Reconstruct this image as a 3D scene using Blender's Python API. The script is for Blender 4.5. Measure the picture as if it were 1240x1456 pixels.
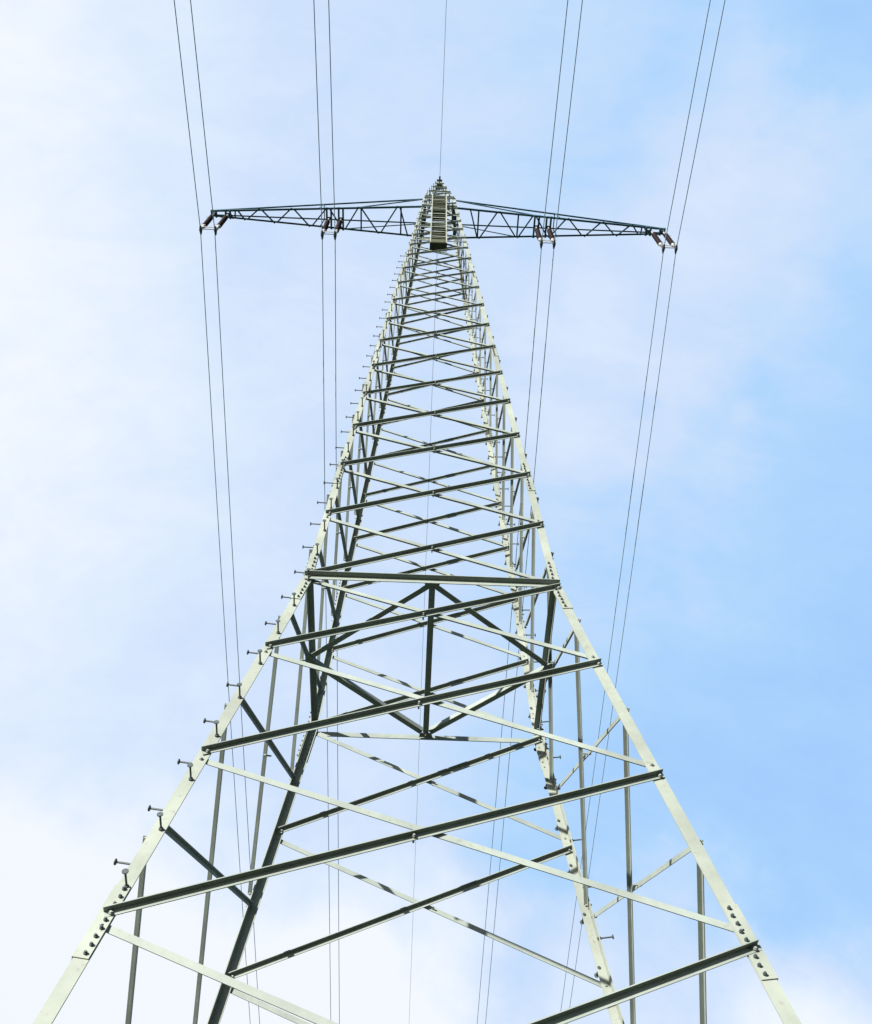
import bpy, bmesh, math, random
from mathutils import Vector, Matrix
random.seed(4)
R = math.radians
for o in list(bpy.data.objects): bpy.data.objects.remove(o)
S = 1.55                      # metres per model unit (half the waist width of the pylon)
CAMZ = -6.3011                # camera height in model units
def V(x, y, z): return Vector((x*S, y*S, (z-CAMZ)*S + 1.6))
RT = Vector((0.9992495, -0.0378784, 0.0081091)); UP = Vector((-0.0367383, -0.8603332, 0.5084063)); FW = Vector((0.0122811, 0.5083227, 0.8610791))
# ---------------------------------------------------------------- camera
sc = bpy.context.scene
cam = bpy.data.cameras.new('camera'); co = bpy.data.objects.new('camera', cam); sc.collection.objects.link(co)
cam.sensor_fit = 'VERTICAL'; cam.sensor_height = 24; cam.lens = 1385.054/1456*24
cam.clip_start = .1; cam.clip_end = 20000
m = Matrix((RT, UP, -FW)).transposed().to_4x4(); m.translation = V(-.0848, -5.1397, CAMZ)
co.matrix_world = m; sc.camera = co
# ---------------------------------------------------------------- light
SUN_AZ, SUN_EL = -129.0, 15.0      # direction towards the sun: degrees from +x, elevation
sun = bpy.data.lights.new('sun', 'SUN'); sun.energy = 5.0; sun.angle = R(.5); sun.color = (1, .955, .85)
so = bpy.data.objects.new('sun', sun); sc.collection.objects.link(so)
sd = Vector((math.cos(R(SUN_AZ))*math.cos(R(SUN_EL)), math.sin(R(SUN_AZ))*math.cos(R(SUN_EL)), math.sin(R(SUN_EL))))
so.rotation_euler = sd.to_track_quat('Z', 'Y').to_euler(); so.location = (0, 0, 60)
w = bpy.data.worlds.new('World'); sc.world = w; w.use_nodes = True
nt = w.node_tree; N = nt.nodes; Lk = nt.links; N.clear()
def nd(t, **k):
    n = N.new(t)
    for a, b in k.items(): setattr(n, a, b)
    return n
def val(x, sock):
    if isinstance(x, (int, float)): sock.default_value = x
    elif isinstance(x, (tuple, Vector)): sock.default_value = tuple(x)
    else: Lk.new(x, sock)
def ma(op, a, b=0., c=0., clamp=False):
    n = nd('ShaderNodeMath', operation=op, use_clamp=clamp); val(a, n.inputs[0]); val(b, n.inputs[1]); val(c, n.inputs[2]); return n.outputs[0]
def sm(x, lo, hi, to0=0., to1=1.):
    n = nd('ShaderNodeMapRange', interpolation_type='SMOOTHSTEP'); val(x, n.inputs[0])
    for i, q in enumerate((lo, hi, to0, to1)): val(q, n.inputs[i+1])
    return n.outputs[0]
tc = nd('ShaderNodeTexCoord').outputs['Generated']
def dot(v):
    n = nd('ShaderNodeVectorMath', operation='DOT_PRODUCT'); Lk.new(tc, n.inputs[0]); n.inputs[1].default_value = tuple(v); return n.outputs['Value']
def noise(scale, detail, rough, stretch=(1, 1, 1), rot=(0, 0, 0), dist=0.):
    mp = nd('ShaderNodeMapping'); Lk.new(tc, mp.inputs[0]); mp.inputs['Rotation'].default_value = rot; mp.inputs['Scale'].default_value = stretch
    n = nd('ShaderNodeTexNoise'); Lk.new(mp.outputs[0], n.inputs['Vector']); n.inputs['Scale'].default_value = scale
    n.inputs['Detail'].default_value = detail; n.inputs['Roughness'].default_value = rough; n.inputs['Distortion'].default_value = dist
    return ma('SUBTRACT', n.outputs['Fac'], .5)
c = dot(FW)
# the clouds: the direction is warped by noise, then soft cloud banks are placed round fixed compass directions
wn = nd('ShaderNodeTexNoise'); Lk.new(tc, wn.inputs['Vector']); wn.inputs['Scale'].default_value = 3.2; wn.inputs['Detail'].default_value = 7; wn.inputs['Roughness'].default_value = .58
ws = nd('ShaderNodeVectorMath', operation='SUBTRACT'); Lk.new(wn.outputs['Color'], ws.inputs[0]); ws.inputs[1].default_value = (.5, .5, .5)
wm = nd('ShaderNodeVectorMath', operation='MULTIPLY_ADD'); Lk.new(ws.outputs[0], wm.inputs[0]); wm.inputs[1].default_value = (.34, .34, .34); Lk.new(tc, wm.inputs[2])
wz = nd('ShaderNodeVectorMath', operation='NORMALIZE'); Lk.new(wm.outputs[0], wz.inputs[0]); tc2 = wz.outputs[0]
def dot2(v):
    n = nd('ShaderNodeVectorMath', operation='DOT_PRODUCT'); Lk.new(tc2, n.inputs[0]); n.inputs[1].default_value = tuple(v); return n.outputs['Value']
a = dot2(RT)
n1 = noise(2.2, 6, .55, (1, 1.6, 1), (0, 0, R(35)), .4)
n2 = noise(6., 9, .62, (1, 2.4, 1.2), (0, 0, R(-40)), .8)
n4 = noise(15., 7, .6, (1.3, 2., 1.1), (R(20), R(30), R(-48)), .7)
M = ma('ADD', .525, ma('MULTIPLY', a, -.68))
for q_, k_ in ((n1, .32), (n2, .34), (n4, .15)): M = ma('ADD', M, ma('MULTIPLY', q_, k_))
M = ma('ADD', M, sm(a, -.13, -.40, 0., .15))
BANKS = [(-390, -370, 170, -.20), (230, 170, 120, .24), (330, 320, 110, .18), (570, 560, 150, .26), (450, 450, 110, .12), (430, 660, 90, -.1), (640, 740, 130, -.42), (590, -60, 210, -.12),
         (290, -500, 170, -.2), (600, -450, 190, -.16), (-560, -790, 230, .5), (-330, -790, 190, .42), (-100, -760, 150, .4), (60, -760, 130, .3), (380, -760, 130, .5), (560, -750, 110, .42), (470, -620, 110, .1),
         (-120, -330, 200, .06), (-300, 600, 200, -.06), (620, 180, 140, .06)]
for bx, by, br, amp in BANKS:
    v_ = (FW + RT*(bx/1385) + UP*(by/1385)).normalized()
    M = ma('ADD', M, sm(dot2(v_), math.cos(br/1385*1.7), 1., 0., amp*.72))
cr = nd('ShaderNodeValToRGB'); Lk.new(M, cr.inputs[0]); e = cr.color_ramp.elements
e[0].position = 0.; e[0].color = (.34, .59, .99, 1); e[1].position = 1.; e[1].color = (.92, .965, 1.03, 1)
x_ = e.new(.3); x_.color = (.455, .695, 1.01, 1); x_ = e.new(.55); x_.color = (.635, .775, 1., 1); x_ = e.new(.78); x_.color = (.77, .87, 1.02, 1)
sky = nd('ShaderNodeTexSky', sky_type='NISHITA', sun_disc=False); sky.sun_elevation = R(SUN_EL)
sky.sun_rotation = R(90 - SUN_AZ)       # rotation 0 puts the sun at +y, positive turns it clockwise
sky.air_density = 1.; sky.dust_density = .4; sky.ozone_density = 2.
bg1 = nd('ShaderNodeBackground'); Lk.new(sky.outputs[0], bg1.inputs[0]); bg1.inputs[1].default_value = .055
bg2 = nd('ShaderNodeBackground'); Lk.new(cr.outputs[0], bg2.inputs[0]); bg2.inputs[1].default_value = .383
mx = nd('ShaderNodeMixShader'); Lk.new(sm(c, .62, .835, 0., .96), mx.inputs[0]); Lk.new(bg1.outputs[0], mx.inputs[1]); Lk.new(bg2.outputs[0], mx.inputs[2])
out = nd('ShaderNodeOutputWorld'); Lk.new(mx.outputs[0], out.inputs[0])
sc.view_settings.view_transform = 'Standard'; sc.view_settings.look = 'None'; sc.view_settings.exposure = 1.4; sc.view_settings.gamma = 1
sc.render.film_transparent = False
# ---------------------------------------------------------------- materials
def mat(name, col, rough=.6, metal=0., var=.12, scale=3., bump=0., col2=None, spots=None, spec=.5):
    mt = bpy.data.materials.new(name); mt.use_nodes = True; t = mt.node_tree; p = t.nodes['Principled BSDF']
    p.inputs['Roughness'].default_value = rough; p.inputs['Metallic'].default_value = metal
    p.inputs['Specular IOR Level'].default_value = spec
    g = t.nodes.new('ShaderNodeNewGeometry').outputs['Position']
    n = t.nodes.new('ShaderNodeTexNoise'); t.links.new(g, n.inputs['Vector']); n.inputs['Scale'].default_value = scale
    n.inputs['Detail'].default_value = 6; n.inputs['Roughness'].default_value = .65
    r = t.nodes.new('ShaderNodeValToRGB'); t.links.new(n.outputs['Fac'], r.inputs[0])
    r.color_ramp.elements[0].position = .3; r.color_ramp.elements[1].position = .7
    c2 = col2 or tuple(q*(1-var) for q in col)
    r.color_ramp.elements[0].color = (*c2, 1); r.color_ramp.elements[1].color = (*[min(1, q*(1+var*.5)) for q in col], 1)
    csock = r.outputs[0]
    if spots:
        n2_ = t.nodes.new('ShaderNodeTexNoise'); t.links.new(g, n2_.inputs['Vector']); n2_.inputs['Scale'].default_value = 17.; n2_.inputs['Detail'].default_value = 5
        r2 = t.nodes.new('ShaderNodeValToRGB'); t.links.new(n2_.outputs['Fac'], r2.inputs[0])
        r2.color_ramp.elements[0].position = .62; r2.color_ramp.elements[1].position = .74
        r2.color_ramp.elements[0].color = (0, 0, 0, 1); r2.color_ramp.elements[1].color = (.7, .7, .7, 1)
        mm = t.nodes.new('ShaderNodeMix'); mm.data_type = 'RGBA'; t.links.new(r2.outputs[0], mm.inputs[0]); t.links.new(csock, mm.inputs[6]); mm.inputs[7].default_value = (*spots, 1)
        csock = mm.outputs[2]
    t.links.new(csock, p.inputs['Base Color'])
    if bump:
        bm_ = t.nodes.new('ShaderNodeBump'); bm_.inputs['Strength'].default_value = bump; bm_.inputs['Distance'].default_value = .01
        t.links.new(n.outputs['Fac'], bm_.inputs['Height']); t.links.new(bm_.outputs[0], p.inputs['Normal'])
    return mt
PAINT = mat('pale_green_grey_paint', (.218, .242, .220), .6, 0, .26, 1.3, .15, spots=(.16, .165, .14), spec=.25)
PAINT2 = mat('brace_paint', (.198, .228, .216), .6, 0, .26, 1.7, .15, spots=(.145, .165, .15), spec=.25)
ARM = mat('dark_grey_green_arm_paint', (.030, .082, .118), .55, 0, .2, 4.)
BOLT = mat('weathered_bolt_steel', (.045, .06, .065), .6, .1, .3, 30.)
OLIVE = mat('olive_weathered_board', (.036, .044, .019), .75, 0, .35, 12., spots=(.07, .045, .02))
ROD = mat('brown_glazed_insulator', (.013, .007, .009), .75, 0, .2, 20., spec=.1)
FIT = mat('galvanised_fitting', (.24, .235, .235), .6, .1, .2, 20.)
WIRE = mat('aluminium_conductor', (.22, .31, .42), .6, .0, .1, 20.)
CONC = mat('footing_concrete', (.32, .31, .29), .9, 0, .25, 6., .3)
GRASS = mat('meadow_ground', (.03, .05, .016), .95, 0, .3, .6, .4, col2=(.022, .034, .012), spots=(.05, .05, .025))
# ---------------------------------------------------------------- helpers
def link(name, bm, material, parent=None, smooth=False):
    me = bpy.data.meshes.new(name); bm.normal_update(); bm.to_mesh(me); bm.free(); me.materials.append(material)
    if smooth:
        for p in me.polygons: p.use_smooth = True
    o = bpy.data.objects.new(name, me); sc.collection.objects.link(o)
    if parent: o.parent = parent
    return o
def tag(o, label, cat, group=None):
    o['label'] = label; o['category'] = cat
    if group: o['group'] = group
def ortho(v, *ds):
    v = Vector(v)
    for d in ds: v = v - d*v.dot(d)
    return v.normalized()
def prism(bm, p0, p1, A, B, poly, e0=None, e1=None):
    """extrude a cross-section given in (A, B) coordinates (model units) from p0 to p1"""
    r0 = [bm.verts.new(p0 + (A*x + B*y)*S) for x, y in poly]; r1 = [bm.verts.new(p1 + (A*x + B*y)*S) for x, y in poly]
    n = len(poly)
    for i in range(n): bm.faces.new((r0[i], r0[(i+1) % n], r1[(i+1) % n], r1[i]))
    if n == 6:   # L: cap with two quads
        for r, fl in ((r0, 1), (r1, 0)):
            for q in ((0, 1, 2, 3), (0, 3, 4, 5)):
                f = [r[i] for i in q]; bm.faces.new(f[::-1] if fl else f)
    else:
        bm.faces.new(r0[::-1]); bm.faces.new(r1)
def angle(bm, p0, p1, dA, dB, a, b, t, skew=False):
    d = (p1-p0).normalized(); A = ortho(dA, d); B = ortho(dB, d) if skew else ortho(dB, d, A)
    prism(bm, p0, p1, A, B, [(0, 0), (a, 0), (a, t), (t, t), (t, b), (0, b)])
def bar(bm, p0, p1, dA, a, b, off=(0, 0)):
    d = (p1-p0).normalized(); A = ortho(dA, d); B = d.cross(A)
    prism(bm, p0, p1, A, B, [(off[0]-a/2, off[1]-b/2), (off[0]+a/2, off[1]-b/2), (off[0]+a/2, off[1]+b/2), (off[0]-a/2, off[1]+b/2)])
def cyl(bm, p0, p1, r, n=6, r1=None):
    d = (p1-p0).normalized(); A = ortho((0, 0, 1) if abs(d.z) < .9 else (1, 0, 0), d); B = d.cross(A); r1 = r if r1 is None else r1
    q = [(math.cos(2*math.pi*i/n), math.sin(2*math.pi*i/n)) for i in range(n)]
    a0 = [bm.verts.new(p0+(A*x+B*y)*r*S) for x, y in q]; a1 = [bm.verts.new(p1+(A*x+B*y)*r1*S) for x, y in q]
    for i in range(n): bm.faces.new((a0[i], a0[(i+1) % n], a1[(i+1) % n], a1[i]))
    bm.faces.new(a0[::-1]); bm.faces.new(a1)
def bolt(bm, p, n, r=.0085, inn=.02, outl=.014):
    cyl(bm, p - n*inn*S, p + n*outl*S, r*.6, 6); cyl(bm, p, p + n*outl*.6*S, r, 6)
def BM(): return bmesh.new()
# ---------------------------------------------------------------- tower geometry
RY = .7929
Z = [-3.4022, -2.2096, -1.0598, 0, .9947, 1.9601, 2.8815, 3.8075, 4.7116, 5.6509, 6.5676, 7.498, 8.4264, 9.3018, 10.1891, 10.933, 11.708, 12.3985, 13.0929, 13.6776, 14.3, 14.83, 15.35]
Z = [-7.33, -6.15, -4.87] + Z; LV0 = -3                     # Z[i - LV0] is level i
ZG, ZP, ZT = -7.33, 15.35, 18.2
WP = .3314
def W(z):
    if z < -1.06: return 1 + .1469*1.06 - .1535*(z+1.06)
    if z < 0: return 1 - .1469*z
    if z < 1.9601: return 1 - .0407*z
    if z <= ZP: return 1 - .0407*1.9601 - .044*(z-1.9601)
    return WP + (.035-WP)*(z-ZP)/(ZT-ZP)
WP = 1 - .0407*1.9601 - .044*(ZP-1.9601)
def zl(i):
    k = i - LV0; f = math.floor(k); fr = k - f
    return Z[f] if fr < 1e-6 else Z[f]*(1-fr) + Z[f+1]*fr
def node(sx, sy, z): return V(sx*W(z), sy*W(z)*RY, z)
LEGT = .007
pylon = bpy.data.objects.new('lattice_pylon', None); sc.collection.objects.link(pylon); pylon.location = V(0, 0, ZG)
tag(pylon, 'tall pale green steel lattice pylon seen from its foot, narrowing to one cross-arm', 'pylon')
bpy.context.view_layer.update()
def part(name, bm, material, parent=None, smooth=False):
    o = link(name, bm, material); o.parent = parent or pylon
    o.matrix_parent_inverse = pylon.matrix_world.inverted() if parent is None else Matrix.Identity(4)
    if smooth:
        for p in o.data.polygons: p.use_smooth = True
    return o
def legprof(bm, sx, sy, z0, z1, wdt, t=LEGT, out_=0.):
    p0, p1 = node(sx, sy, z0), node(sx, sy, z1); d = (p1-p0).normalized()
    A = ortho((-sx, 0, 0), d); B = ortho((0, -sy, 0), d)
    o = (-A - B)*out_*S
    prism(bm, p0+o, p1+o, A, B, [(0, 0), (wdt, 0), (wdt, t), (t, t), (t, wdt), (0, wdt)])
    return p0, p1, A, B
legs = {}
for sx, sy, nm in ((-1, -1, 'front left'), (1, -1, 'front right'), (-1, 1, 'rear left'), (1, 1, 'rear right')):
    bm = BM()
    legprof(bm, sx, sy, ZG-.2, -1.06, .074 if sy < 0 else .066); legprof(bm, sx, sy, -1.059, 0, .074 if sy < 0 else .066); legprof(bm, sx, sy, 0.001, 1.96, .064); legprof(bm, sx, sy, 1.961, ZP, .062); legprof(bm, sx, sy, ZP+.001, ZT, .04)
    leg = part('leg', bm, PAINT); legs[(sx, sy)] = leg
    # splice plates with their bolts
    for z0, z1, wd, n in ((-3.63, -3.21, .078, 9), (-.36, -.004, .078, 7), (.004, .34, .068, 6), (1.60, 1.955, .067, 6), (1.966, 2.17, .066, 4), (5.28, 5.69, .066, 7), (9.0, 9.35, .065, 6)):
        bm = BM(); p0, p1, A, B = legprof(bm, sx, sy, z0, z1, wd, .006, .0065)
        nA = A.cross((p1-p0).normalized()); nA = nA if nA.y*sy > 0 else -nA           # outward normal of the front/rear face
        nB = B.cross((p1-p0).normalized()); nB = nB if nB.x*sx > 0 else -nB
        nplate = len(bm.faces); bb = bm
        for k in range(n):
            f = (k+.5)/n; q = p0.lerp(p1, f)
            bolt(bb, q + A*S*(wd*.60 + .004*(k % 2)) + nA*.0065*S, nA, .0095, .018, .017)
            bolt(bb, q + B*S*(wd*.60) + nB*.0065*S, nB, .0095, .018, .017)
        plate = part('splice_plate', bm, PAINT, leg); plate.data.materials.append(BOLT)
        for f in plate.data.polygons[nplate:]: f.material_index = 1
# step bolts up two opposite legs
def step(leg, p, n, nuts=True):
    bm = BM(); L = .098*S
    cyl(bm, p - n*.016*S, p + n*L, .0055, 8); cyl(bm, p + n*L, p + n*(L+.005*S), .0165, 12)
    cyl(bm, p + n*.001, p + n*.012*S, .0125, 6); cyl(bm, p - n*.012*S, p - n*.008*S, .0125, 6)
    part('step_bolt', bm, BOLT, leg)
for sx, sy, ztop in ((-1, -1, 10.4), (1, 1, 12.)):
    k = -1 if sy < 0 else -3
    while True:
        z = -2.905 + .3935*k; k += 1
        if z > 17.6: break
        p0, p1 = node(sx, sy, z-.05), node(sx, sy, z+.05); d = (p1-p0).normalized(); A = ortho((-sx, 0, 0), d); B = ortho((0, -sy, 0), d)
        nA = ortho((0, sy, 0), d); nB = ortho((sx, 0, 0), d)
        if z < ztop: step(legs[(sx, sy)], node(sx, sy, z+.27) + B*S*.045 + nB*.0*S, nB)
        z2 = z + .085
        if z < ztop or sy < 0: step(legs[(sx, sy)], node(sx, sy, z2) + A*S*(.05 if z2 < ZP else .03), nA)
# face bracing
def face_brace(name, P0, P1, n, outer, b, t=.0055, wd=.012, up=.5):
    d = (P1-P0).normalized(); n = ortho(n, d); p = n.cross(d); p = p if p.z > 0 else -p
    bm = BM()
    off = n*(.0085 if outer else -(LEGT+.0015))*S
    L = (P1-P0).length
    q0, q1 = P0 + d*wd*S, P1 - d*wd*S
    prism(bm, q0 + off + p*b*up*S, q1 + off + p*b*up*S, -p, n if outer else -n, [(0, 0), (b, 0), (b, t), (t, t), (t, b), (0, b)])
    for q in (P0 + d*.042*S, P1 - d*.042*S): bolt(bm, q + (n*.0145*S if outer else n*.001*S) + p*(b*(up-.5)-.006)*S, n, .0105, .03, .016)
    if outer: bolt(bm, (P0+P1)/2 + n*.0145*S + p*b*(up-.5)*S, n, .0105, .04, .02)
    return part(name, bm, PAINT2)
def bsize(z): return .037 if z < -.1 else (.036 if z < 3 else (.031 if z < 7 else .025))
def dz(p, q): return p + Vector((0, 0, q*S))
NL = len(Z) - 1 + LV0     # top level index
for i in range(LV0, NL):
    z0, z1 = zl(i), zl(i+1); b = bsize(z0)
    dl = .019
    for sy, nf in ((-1, 'front'), (1, 'rear')):
        n = Vector((0, sy, 0)); l = dl if sy < 0 else .0235
        A = node(-1, sy, z0 + l*W(z0)); Bq = node(1, sy, z1 - l*W(z1)); C = node(1, sy, z0 + l*W(z0)); D = node(-1, sy, z1 - l*W(z1))
        if i == NL-1 or (zl(i+1) <= z0): pass
        face_brace('cross_brace', A, Bq, n, sy < 0, b, up=-.28)
        face_brace('cross_brace', C, D, n, sy > 0, b)
    if i < NL-1:
        h0, h1 = zl(i+.5), zl(i+1.5)
        for sx in (-1, 1):
            n = Vector((sx, 0, 0)); l = .02
            A = node(sx, -1, h0 + l*W(h0)); Bq = node(sx, 1, h1 - l*W(h1)); C = node(sx, 1, h0 + l*W(h0)); D = node(sx, -1, h1 - l*W(h1))
            face_brace('side_brace', A, Bq, n, sx > 0, b*(.8 if h0 < 6 else .7), .0055, .045 if sx > 0 else .036)
            face_brace('side_brace', C, D, n, sx < 0, b*(.8 if h0 < 6 else .7), .0055, .036)
# horizontal beams of a ring
def ring(z, b, faces='FRLB', mtl=PAINT2, nm='horizontal_beam', inset=.012):
    for f in faces:
        if f in 'FB':
            sy = -1 if f == 'F' else 1; p0, p1, n = node(-1, sy, z), node(1, sy, z), Vector((0, sy, 0))
        else:
            sx = -1 if f == 'L' else 1; p0, p1, n = node(sx, -1, z), node(sx, 1, z), Vector((sx, 0, 0))
        d = (p1-p0).normalized(); n = ortho(n, d); bm = BM(); p = Vector((0, 0, 1)); o_ = f in 'FB'; off = n*(.0165 if o_ else -.0095)*S
        prism(bm, p0 + d*inset*S + off + p*b/2*S, p1 - d*inset*S + off + p*b/2*S, -p, n if o_ else -n, [(0, 0), (b, 0), (b, .006), (.006, .006), (.006, b), (0, b)])
        for q in (p0 + d*.045*S, p1 - d*.045*S): bolt(bm, q + off + n*.006*S, n, .0105, .03, .014)
        part(nm, bm, mtl)
ring(-.045, .05, 'FB'); ring(.03, .05, 'LR')
ring(14.30, .03, 'FB'); ring(15.20, .03, 'FB'); ring(15.36, .028)
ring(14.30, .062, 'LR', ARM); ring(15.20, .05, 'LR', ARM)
# plan bracing in the waist ring
zw = -.045
FMp, BMp, LMp, RMp = V(0, -RY*1.0, zw), V(0, RY*1.0, zw), V(-1.0, 0, zw), V(1.0, 0, zw)
UPV = Vector((0, 0, 1))
def plan(p0, p1, far, b=.045, heel=0.):
    d = (p1-p0).normalized(); f = ortho(far, d); bm = BM()
    o = -f*b/2*S
    prism(bm, p0 + d*.05*S + o, p1 - d*.03*S + o, f, UPV, [(0, 0), (b, 0), (b, .0055), (.0055, .0055), (.0055, b), (0, b)])
    part('plan_brace', bm, PAINT2)
plan(BMp, RMp, (0, 1, 0)); plan(BMp, LMp, (0, 1, 0))
plan(FMp, RMp, (0, -1, 0)); plan(FMp, LMp, (0, -1, 0))
bm = BM(); prism(bm, FMp + Vector((-.0245*S, 0, -.007*S)), BMp + Vector((-.0245*S, 0, -.007*S)), Vector((1, 0, 0)), UPV, [(0, 0), (.049, 0), (.049, .0055), (.0055, .0055), (.0055, .04), (0, .04)]); part('plan_strut', bm, PAINT2)
for q, ax in ((FMp, 0), (BMp, 0), (LMp, 1), (RMp, 1)):
    bm = BM(); s = [(-.06, .0), (.06, .0), (.04, .05), (-.04, .05)]
    inw = Vector((-q.x, -q.y, 0)).normalized(); al = Vector((-inw.y, inw.x, 0)); inw2 = inw
    base = q + Vector((0, 0, -.012*S)) - inw*.012*S
    lo = [bm.verts.new(base + (al*x + inw2*y)*S) for x, y in s]; hi = [bm.verts.new(base + (al*x + inw2*y)*S + Vector((0, 0, .0045*S))) for x, y in s]
    bm.faces.new(lo[::-1]); bm.faces.new(hi)
    for i in range(4): bm.faces.new((lo[i], lo[(i+1) % 4], hi[(i+1) % 4], hi[i]))
    for k in (-1, 0, 1): bolt(bm, base + (al*.045*k + inw2*.03)*S, Vector((0, 0, -1)), .0095, .012, .012)
    part('gusset_plate', bm, PAINT2)
# ---------------------------------------------------------------- cross-arms
ZB, ZTIE = 14.30, 15.20
def cy(x, s): return s*(.065 + (.325-.065)*(4.72-abs(x))/(4.72-.38))
XT = 4.74
LF = [-4.38, -4.204, -3.705, -3.031, -2.293, -1.636, -.827]; LR = [-4.26, -4.012, -3.396, -2.662, -1.969, -1.223, -.607]
for s in (-1, 1):
    # the right arm is the left one turned half round
    def pt(x, y, z): return V(x, y, z) if s < 0 else V(-x, -y, z)
    bm = BM()
    for e in (-1, 1):
        x0 = -.30
        p0, p1 = pt(x0, cy(x0, e), ZB), pt(-XT, cy(XT, e), ZB)
        angle(bm, p0, p1, UPV, (0, -e if s < 0 else e, 0), .036, .038, .005)
        t0, t1 = pt(-.36, W(ZTIE)*RY*e, ZTIE), pt(-XT+.02, cy(XT, e)*.9, ZB+.05)
        angle(bm, t0, t1, UPV, (0, -e if s < 0 else e, 0), .029, .029, .005)
        xm = -1.64 if e == (-1) else -1.97
        u0, u1 = pt(-.36, W(ZTIE)*RY*e, ZTIE-.03), pt(xm, cy(xm, e), ZB+.03)
        angle(bm, u0, u1, UPV, (0, -e if s < 0 else e, 0), .021, .021, .005)
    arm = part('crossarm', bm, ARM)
    seq = []; R_ = list(zip(LR, LF))
    pts_ = []
    for xr, xf in sorted(R_, reverse=True): pts_ += [(xr, 1), (xf, -1)]
    for (xa, ea), (xb, eb) in zip(pts_[:-1], pts_[1:]):
        bm = BM(); p0, p1 = pt(xa-.02, cy(xa, ea), ZB-.004), pt(xb+.02, cy(xb, eb), ZB-.004)
        angle(bm, p0, p1, (-1 if s < 0 else 1, 0, 0), UPV, .028, .02, .004)
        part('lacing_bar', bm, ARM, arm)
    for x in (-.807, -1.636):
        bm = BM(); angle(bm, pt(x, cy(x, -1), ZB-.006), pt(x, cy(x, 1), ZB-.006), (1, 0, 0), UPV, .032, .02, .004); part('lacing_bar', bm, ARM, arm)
    for x in (-2.45,):
        f = (abs(x)-.36)/(XT-.38); zt = ZTIE + (ZB+.05-ZTIE)*f
        bm = BM(); yt = W(ZTIE)*RY*(1-f) + cy(XT, 1)*.9*f
        angle(bm, pt(x, -yt, zt), pt(x, yt, zt), (1, 0, 0), UPV, .02, .02, .004)
        for e in (-1, 1): angle(bm, pt(x, e*yt, zt), pt(x-.05, cy(x, e), ZB+.02), (1, 0, 0), (0, -e, 0), .018, .018, .004)
        part('tie_frame', bm, ARM, arm)
    # hanger beams carrying the insulators
    for xs in ((-2.288, -2.04), (-4.68, -4.39)):
        for x in xs:
            bm = BM()
            for o in (-.045, .045):
                bar(bm, pt(x+o, cy(x, -1)-.01, ZB-.02), pt(x+o, cy(x, 1)+.01, ZB-.02), UPV, .05, .036)
            bar(bm, pt(x, -.03, ZB-.035), pt(x, .03, ZB-.035), UPV, .03, .11)
            part('hanger_beam', bm, ARM, arm)
# fittings where the ties meet the tower
# ladder cage hung before the upper shaft
bm = BM(); cx0, cx1, yf, yb, c0, c1 = -.148, .138, -.50, -.375, 10.87, 14.62
for x in (cx0, cx1):
    for y in (yf, yb): bar(bm, V(x, y, c0), V(x, y, c1), (1, 0, 0), .022, .022)
for x in (cx0-.002, cx1+.002):
    bar(bm, V(x, yf+.012, c0+.02), V(x, yf+.012, c1), (1, 0, 0), .012, .05)
cage = part('ladder_cage', bm, PAINT)
rung_rows = [(.06, 2), (.16, 0), (.26, 1), (.36, 2), (.47, 0), (.57, 1), (.67, 2), (.80, 0), (.95, 1), (1.13, 0), (1.30, 1), (1.42, 0), (1.62, 1), (1.83, 0), (1.98, 1), (2.14, 0),
             (2.36, 1), (2.48, 2), (2.58, 0), (2.70, 2), (2.83, 2), (2.95, 1), (3.06, 2), (3.18, 2), (3.30, 0), (3.42, 2), (3.54, 2), (3.66, 1)]
for h, kd in rung_rows:
    z = c0 + h; bm = BM()
    bar(bm, V(cx0+.013, (yf+yb)/2, z), V(cx1-.013, (yf+yb)/2, z), (0, 1, 0), (.03, .05, .09)[kd], .012)
    bar(bm, V(cx0+.013, yf+.004, z-.012), V(cx1-.013, yf+.004, z-.012), (0, 1, 0), .006, (.03, .02, .045)[kd])
    part('rung', bm, PAINT if kd == 0 else OLIVE, cage)
bm = BM(); bar(bm, V(cx0-.01, (yf+yb)/2, c0-.02), V(cx1+.01, (yf+yb)/2, c0-.02), (0, 1, 0), .15, .014); bar(bm, V(cx0+.01, yf-.004, c0+.12), V(cx1-.01, yf-.004, c0+.12), (0, 1, 0), .006, .17); part('bottom_plate', bm, OLIVE, cage)
bm = BM()
for z in (11.3, 12.4, 13.5, 14.5):
    for x in (cx0, cx1): bar(bm, V(x, yb, z), V(x, -W(z)*RY-.02, z), (1, 0, 0), .016, .016)
    bar(bm, V(-W(z), -W(z)*RY-.018, z+.01), V(W(z), -W(z)*RY-.018, z+.01), (0, 0, 1), .03, .012)
part('cage_bracket', bm, PAINT2)
# peak: struts, cap and earth-wire clamp
for z, b in ((16.15, .03), (16.9, .028), (17.5, .024)): ring(z, b, 'FBLR', PAINT2, 'peak_strut', .004)
for z0, z1 in ((15.4, 16.1), (16.2, 16.85)):
    for sy in (-1,): face_brace('peak_brace', node(-1, sy, z0), node(1, sy, z1), Vector((0, sy, 0)), sy < 0, .02)
    for sx in (-1, 1): face_brace('peak_brace', node(sx, -1, z0), node(sx, 1, z1), Vector((sx, 0, 0)), sx > 0, .02)
bm = BM(); bar(bm, V(-.09, 0, 17.75), V(.09, 0, 17.75), UPV, .012, .16); bar(bm, V(0, 0, 17.76), V(0, 0, 18.12), (1, 0, 0), .06, .05)
bar(bm, V(-.06, 0, 18.1), V(.06, 0, 18.1), UPV, .03, .16); cyl(bm, V(0, -.16, 18.08), V(0, .16, 18.08), .02, 8)
part('peak_cap', bm, OLIVE)
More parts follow.
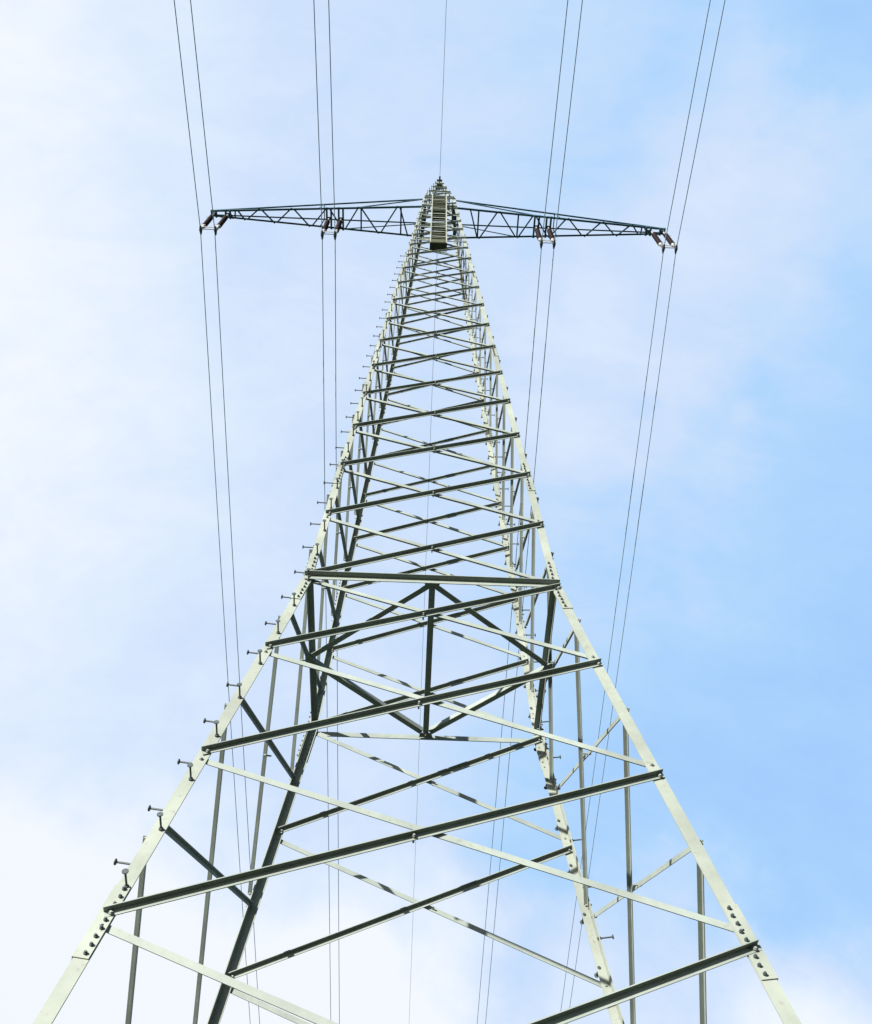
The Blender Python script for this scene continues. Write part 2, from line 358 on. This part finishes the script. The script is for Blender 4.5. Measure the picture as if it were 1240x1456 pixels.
for sx, sy in legs:
    bm = BM(); q = node(sx, sy, ZG)
    bmesh.ops.create_cone(bm, cap_ends=True, segments=28, radius1=.62, radius2=.5, depth=.9, matrix=Matrix.Translation((q.x, q.y, .05)))
    part('concrete_footing', bm, CONC)
# ---------------------------------------------------------------- insulators
def lathe(bm, p0, prof, n=14):
    rings = []
    for z, r in prof: rings.append([bm.verts.new(p0 + Vector((math.cos(2*math.pi*i/n)*r, math.sin(2*math.pi*i/n)*r, z))) for i in range(n)])
    for r0, r1 in zip(rings[:-1], rings[1:]):
        for i in range(n): bm.faces.new((r0[i], r0[(i+1) % n], r1[(i+1) % n], r1[i]))
    bm.faces.new(rings[0][::-1]); bm.faces.new(rings[-1])
INS = [((-4.675, -4.385), 'outer left end'), ((-2.288, -2.036), 'left arm halfway'), ((2.036, 2.288), 'right arm halfway'), ((4.455, 4.705), 'outer right end')]
LBL = ['pair of brown rod insulators hanging from the far left tip of the cross-arm',
       'pair of brown rod insulators hanging midway along the left half of the cross-arm',
       'pair of brown rod insulators hanging midway along the right half of the cross-arm',
       'pair of brown rod insulators hanging from the far right tip of the cross-arm']
ztop, zyoke, zw0 = 14.22, 13.13, 12.97
def xmove(o, root): o.parent = root; o.matrix_parent_inverse = root.matrix_world.inverted(); return o
for (xs, _), lb in zip(INS, LBL):
    root = bpy.data.objects.new('insulator_set', None); sc.collection.objects.link(root); root.location = V((xs[0]+xs[1])/2, 0, ztop)
    bpy.context.view_layer.update(); tag(root, lb, 'insulator', 'insulators under the cross-arm')
    for x in xs:
        bm = BM(); p = V(x, 0, 13.32); H = .70*S; prof = [(0, .03)]; ns = 22
        for k in range(ns):
            z = H*k/ns; prof += [(z+.006, .062), (z+.018, .078), (z+.026, .076), (z+.038, .062)]
        prof.append((H, .03)); lathe(bm, p, prof); rod = xmove(link('insulator_rod', bm, ROD, None, True), root)
        bm = BM(); lathe(bm, V(x, 0, 14.0), [(0, .05), (.05, .056), (.07, .05), (.10, .03), (.3, .02)], 12)
        cyl(bm, V(x, 0, 14.15), V(x, 0, ztop+.03), .018, 8); xmove(link('end_cap', bm, FIT, None, True), root)
        bm = BM(); lathe(bm, V(x, 0, 13.2), [(0, .03), (.03, .052), (.09, .064), (.15, .056), (.19, .045)], 12); xmove(link('end_cap', bm, FIT, None, True), root)
        # arcing horns: a thin ring arm on each end
        for zc, sg in ((13.36, 1), (13.98, -1)):
            bm = BM(); sgn = 1 if x > 0 else -1; prev = None
            for k in range(9):
                t = k/8*math.pi*.95; q = V(x + sgn*(.02+.085*math.sin(t)) , .02*math.cos(t), zc - sg*.10*math.cos(t)*.6)
                if prev: cyl(bm, prev, q, .0026, 5)
                prev = q
            xmove(link('arcing_horn', bm, FIT), root)
        bm = BM(); q = V(x, 0, zw0)
        for sgn in (-1, 1): cyl(bm, q + Vector((0, .002*sgn, 0)), q + Vector((0, sgn*.14, -.012)), .034, 8, .014)
        bar(bm, q, V(x, 0, zyoke-.01), (1, 0, 0), .03, .02)
        xmove(link('suspension_clamp', bm, BOLT), root)
    bm = BM()
    for y in (-.022, .022): bar(bm, V(xs[0]-.02, y, zyoke), V(xs[1]+.02, y, zyoke), UPV, .034, .009)
    for x in xs: bar(bm, V(x, -.02, zyoke+.04), V(x, .02, zyoke+.04), UPV, .08, .02)
    xmove(link('yoke_plate', bm, FIT), root)
# ---------------------------------------------------------------- wires
def wire(name, x, z0, r, front, rear, curv, lab, cat, grp=None, dx=0., mtl=WIRE):
    ys = [0]; y = 0
    while y < 165: y += .6 if y < 6 else (1.5 if y < 30 else 5); ys.append(min(y, 165))
    P_ = [V(x - dx*-1*-y_, -y_, z0 - front*y_ + curv*y_*y_) for y_ in reversed(ys[1:])] + [V(x + dx*y_, y_, z0 - rear*y_ + curv*y_*y_) for y_ in ys]
    bm = BM(); n = 8; prev = None
    for i, p in enumerate(P_):
        d = (P_[min(i+1, len(P_)-1)] - P_[max(i-1, 0)]).normalized(); A = ortho((1, 0, 0), d); B = d.cross(A)
        cur = [bm.verts.new(p + (A*math.cos(2*math.pi*k/n) + B*math.sin(2*math.pi*k/n))*r*S) for k in range(n)]
        if prev:
            for k in range(n): bm.faces.new((prev[k], prev[(k+1) % n], cur[(k+1) % n], cur[k]))
        else: bm.faces.new(cur[::-1])
        prev = cur
    bm.faces.new(prev)
    o = link(name, bm, mtl, None, True); tag(o, lab, cat, grp); return o
WX = [(-4.68, 'outer wire of the pair clamped below the far left insulators'), (-4.40, 'inner wire of the pair clamped below the far left insulators'),
      (-2.288, 'outer wire of the pair clamped below the left midway insulators'), (-2.034, 'inner wire of the pair clamped below the left midway insulators'),
      (2.042, 'inner wire of the pair clamped below the right midway insulators'), (2.29, 'outer wire of the pair clamped below the right midway insulators'),
      (4.46, 'inner wire of the pair clamped below the far right insulators'), (4.708, 'outer wire of the pair clamped below the far right insulators')]
for x, lb in WX: wire('power_line', x, zw0, .0088, .126, .108, .0006, lb, 'power line', 'twin conductor wires under the cross-arm')
wire('earth_wire', 0, 18.08, .0055, .10, .085, .0004, 'single thin grey wire running over the very tip of the pylon', 'power line', None, .002)
# ---------------------------------------------------------------- ground
bm = BM(); bmesh.ops.create_grid(bm, x_segments=60, y_segments=60, size=1.)
for v in bm.verts:
    v.co.x = math.copysign(abs(v.co.x)**2.2*6000, v.co.x); v.co.y = math.copysign(abs(v.co.y)**2.2*6000, v.co.y)
    d_ = math.hypot(v.co.x, v.co.y); v.co.z = (math.sin(v.co.x*.11)*math.cos(v.co.y*.09))*.06 if d_ < 60 else min(1, (d_-60)/400)*math.sin(v.co.x*.004+1)*math.cos(v.co.y*.005)*2
g = link('ground', bm, GRASS); g['kind'] = 'structure'
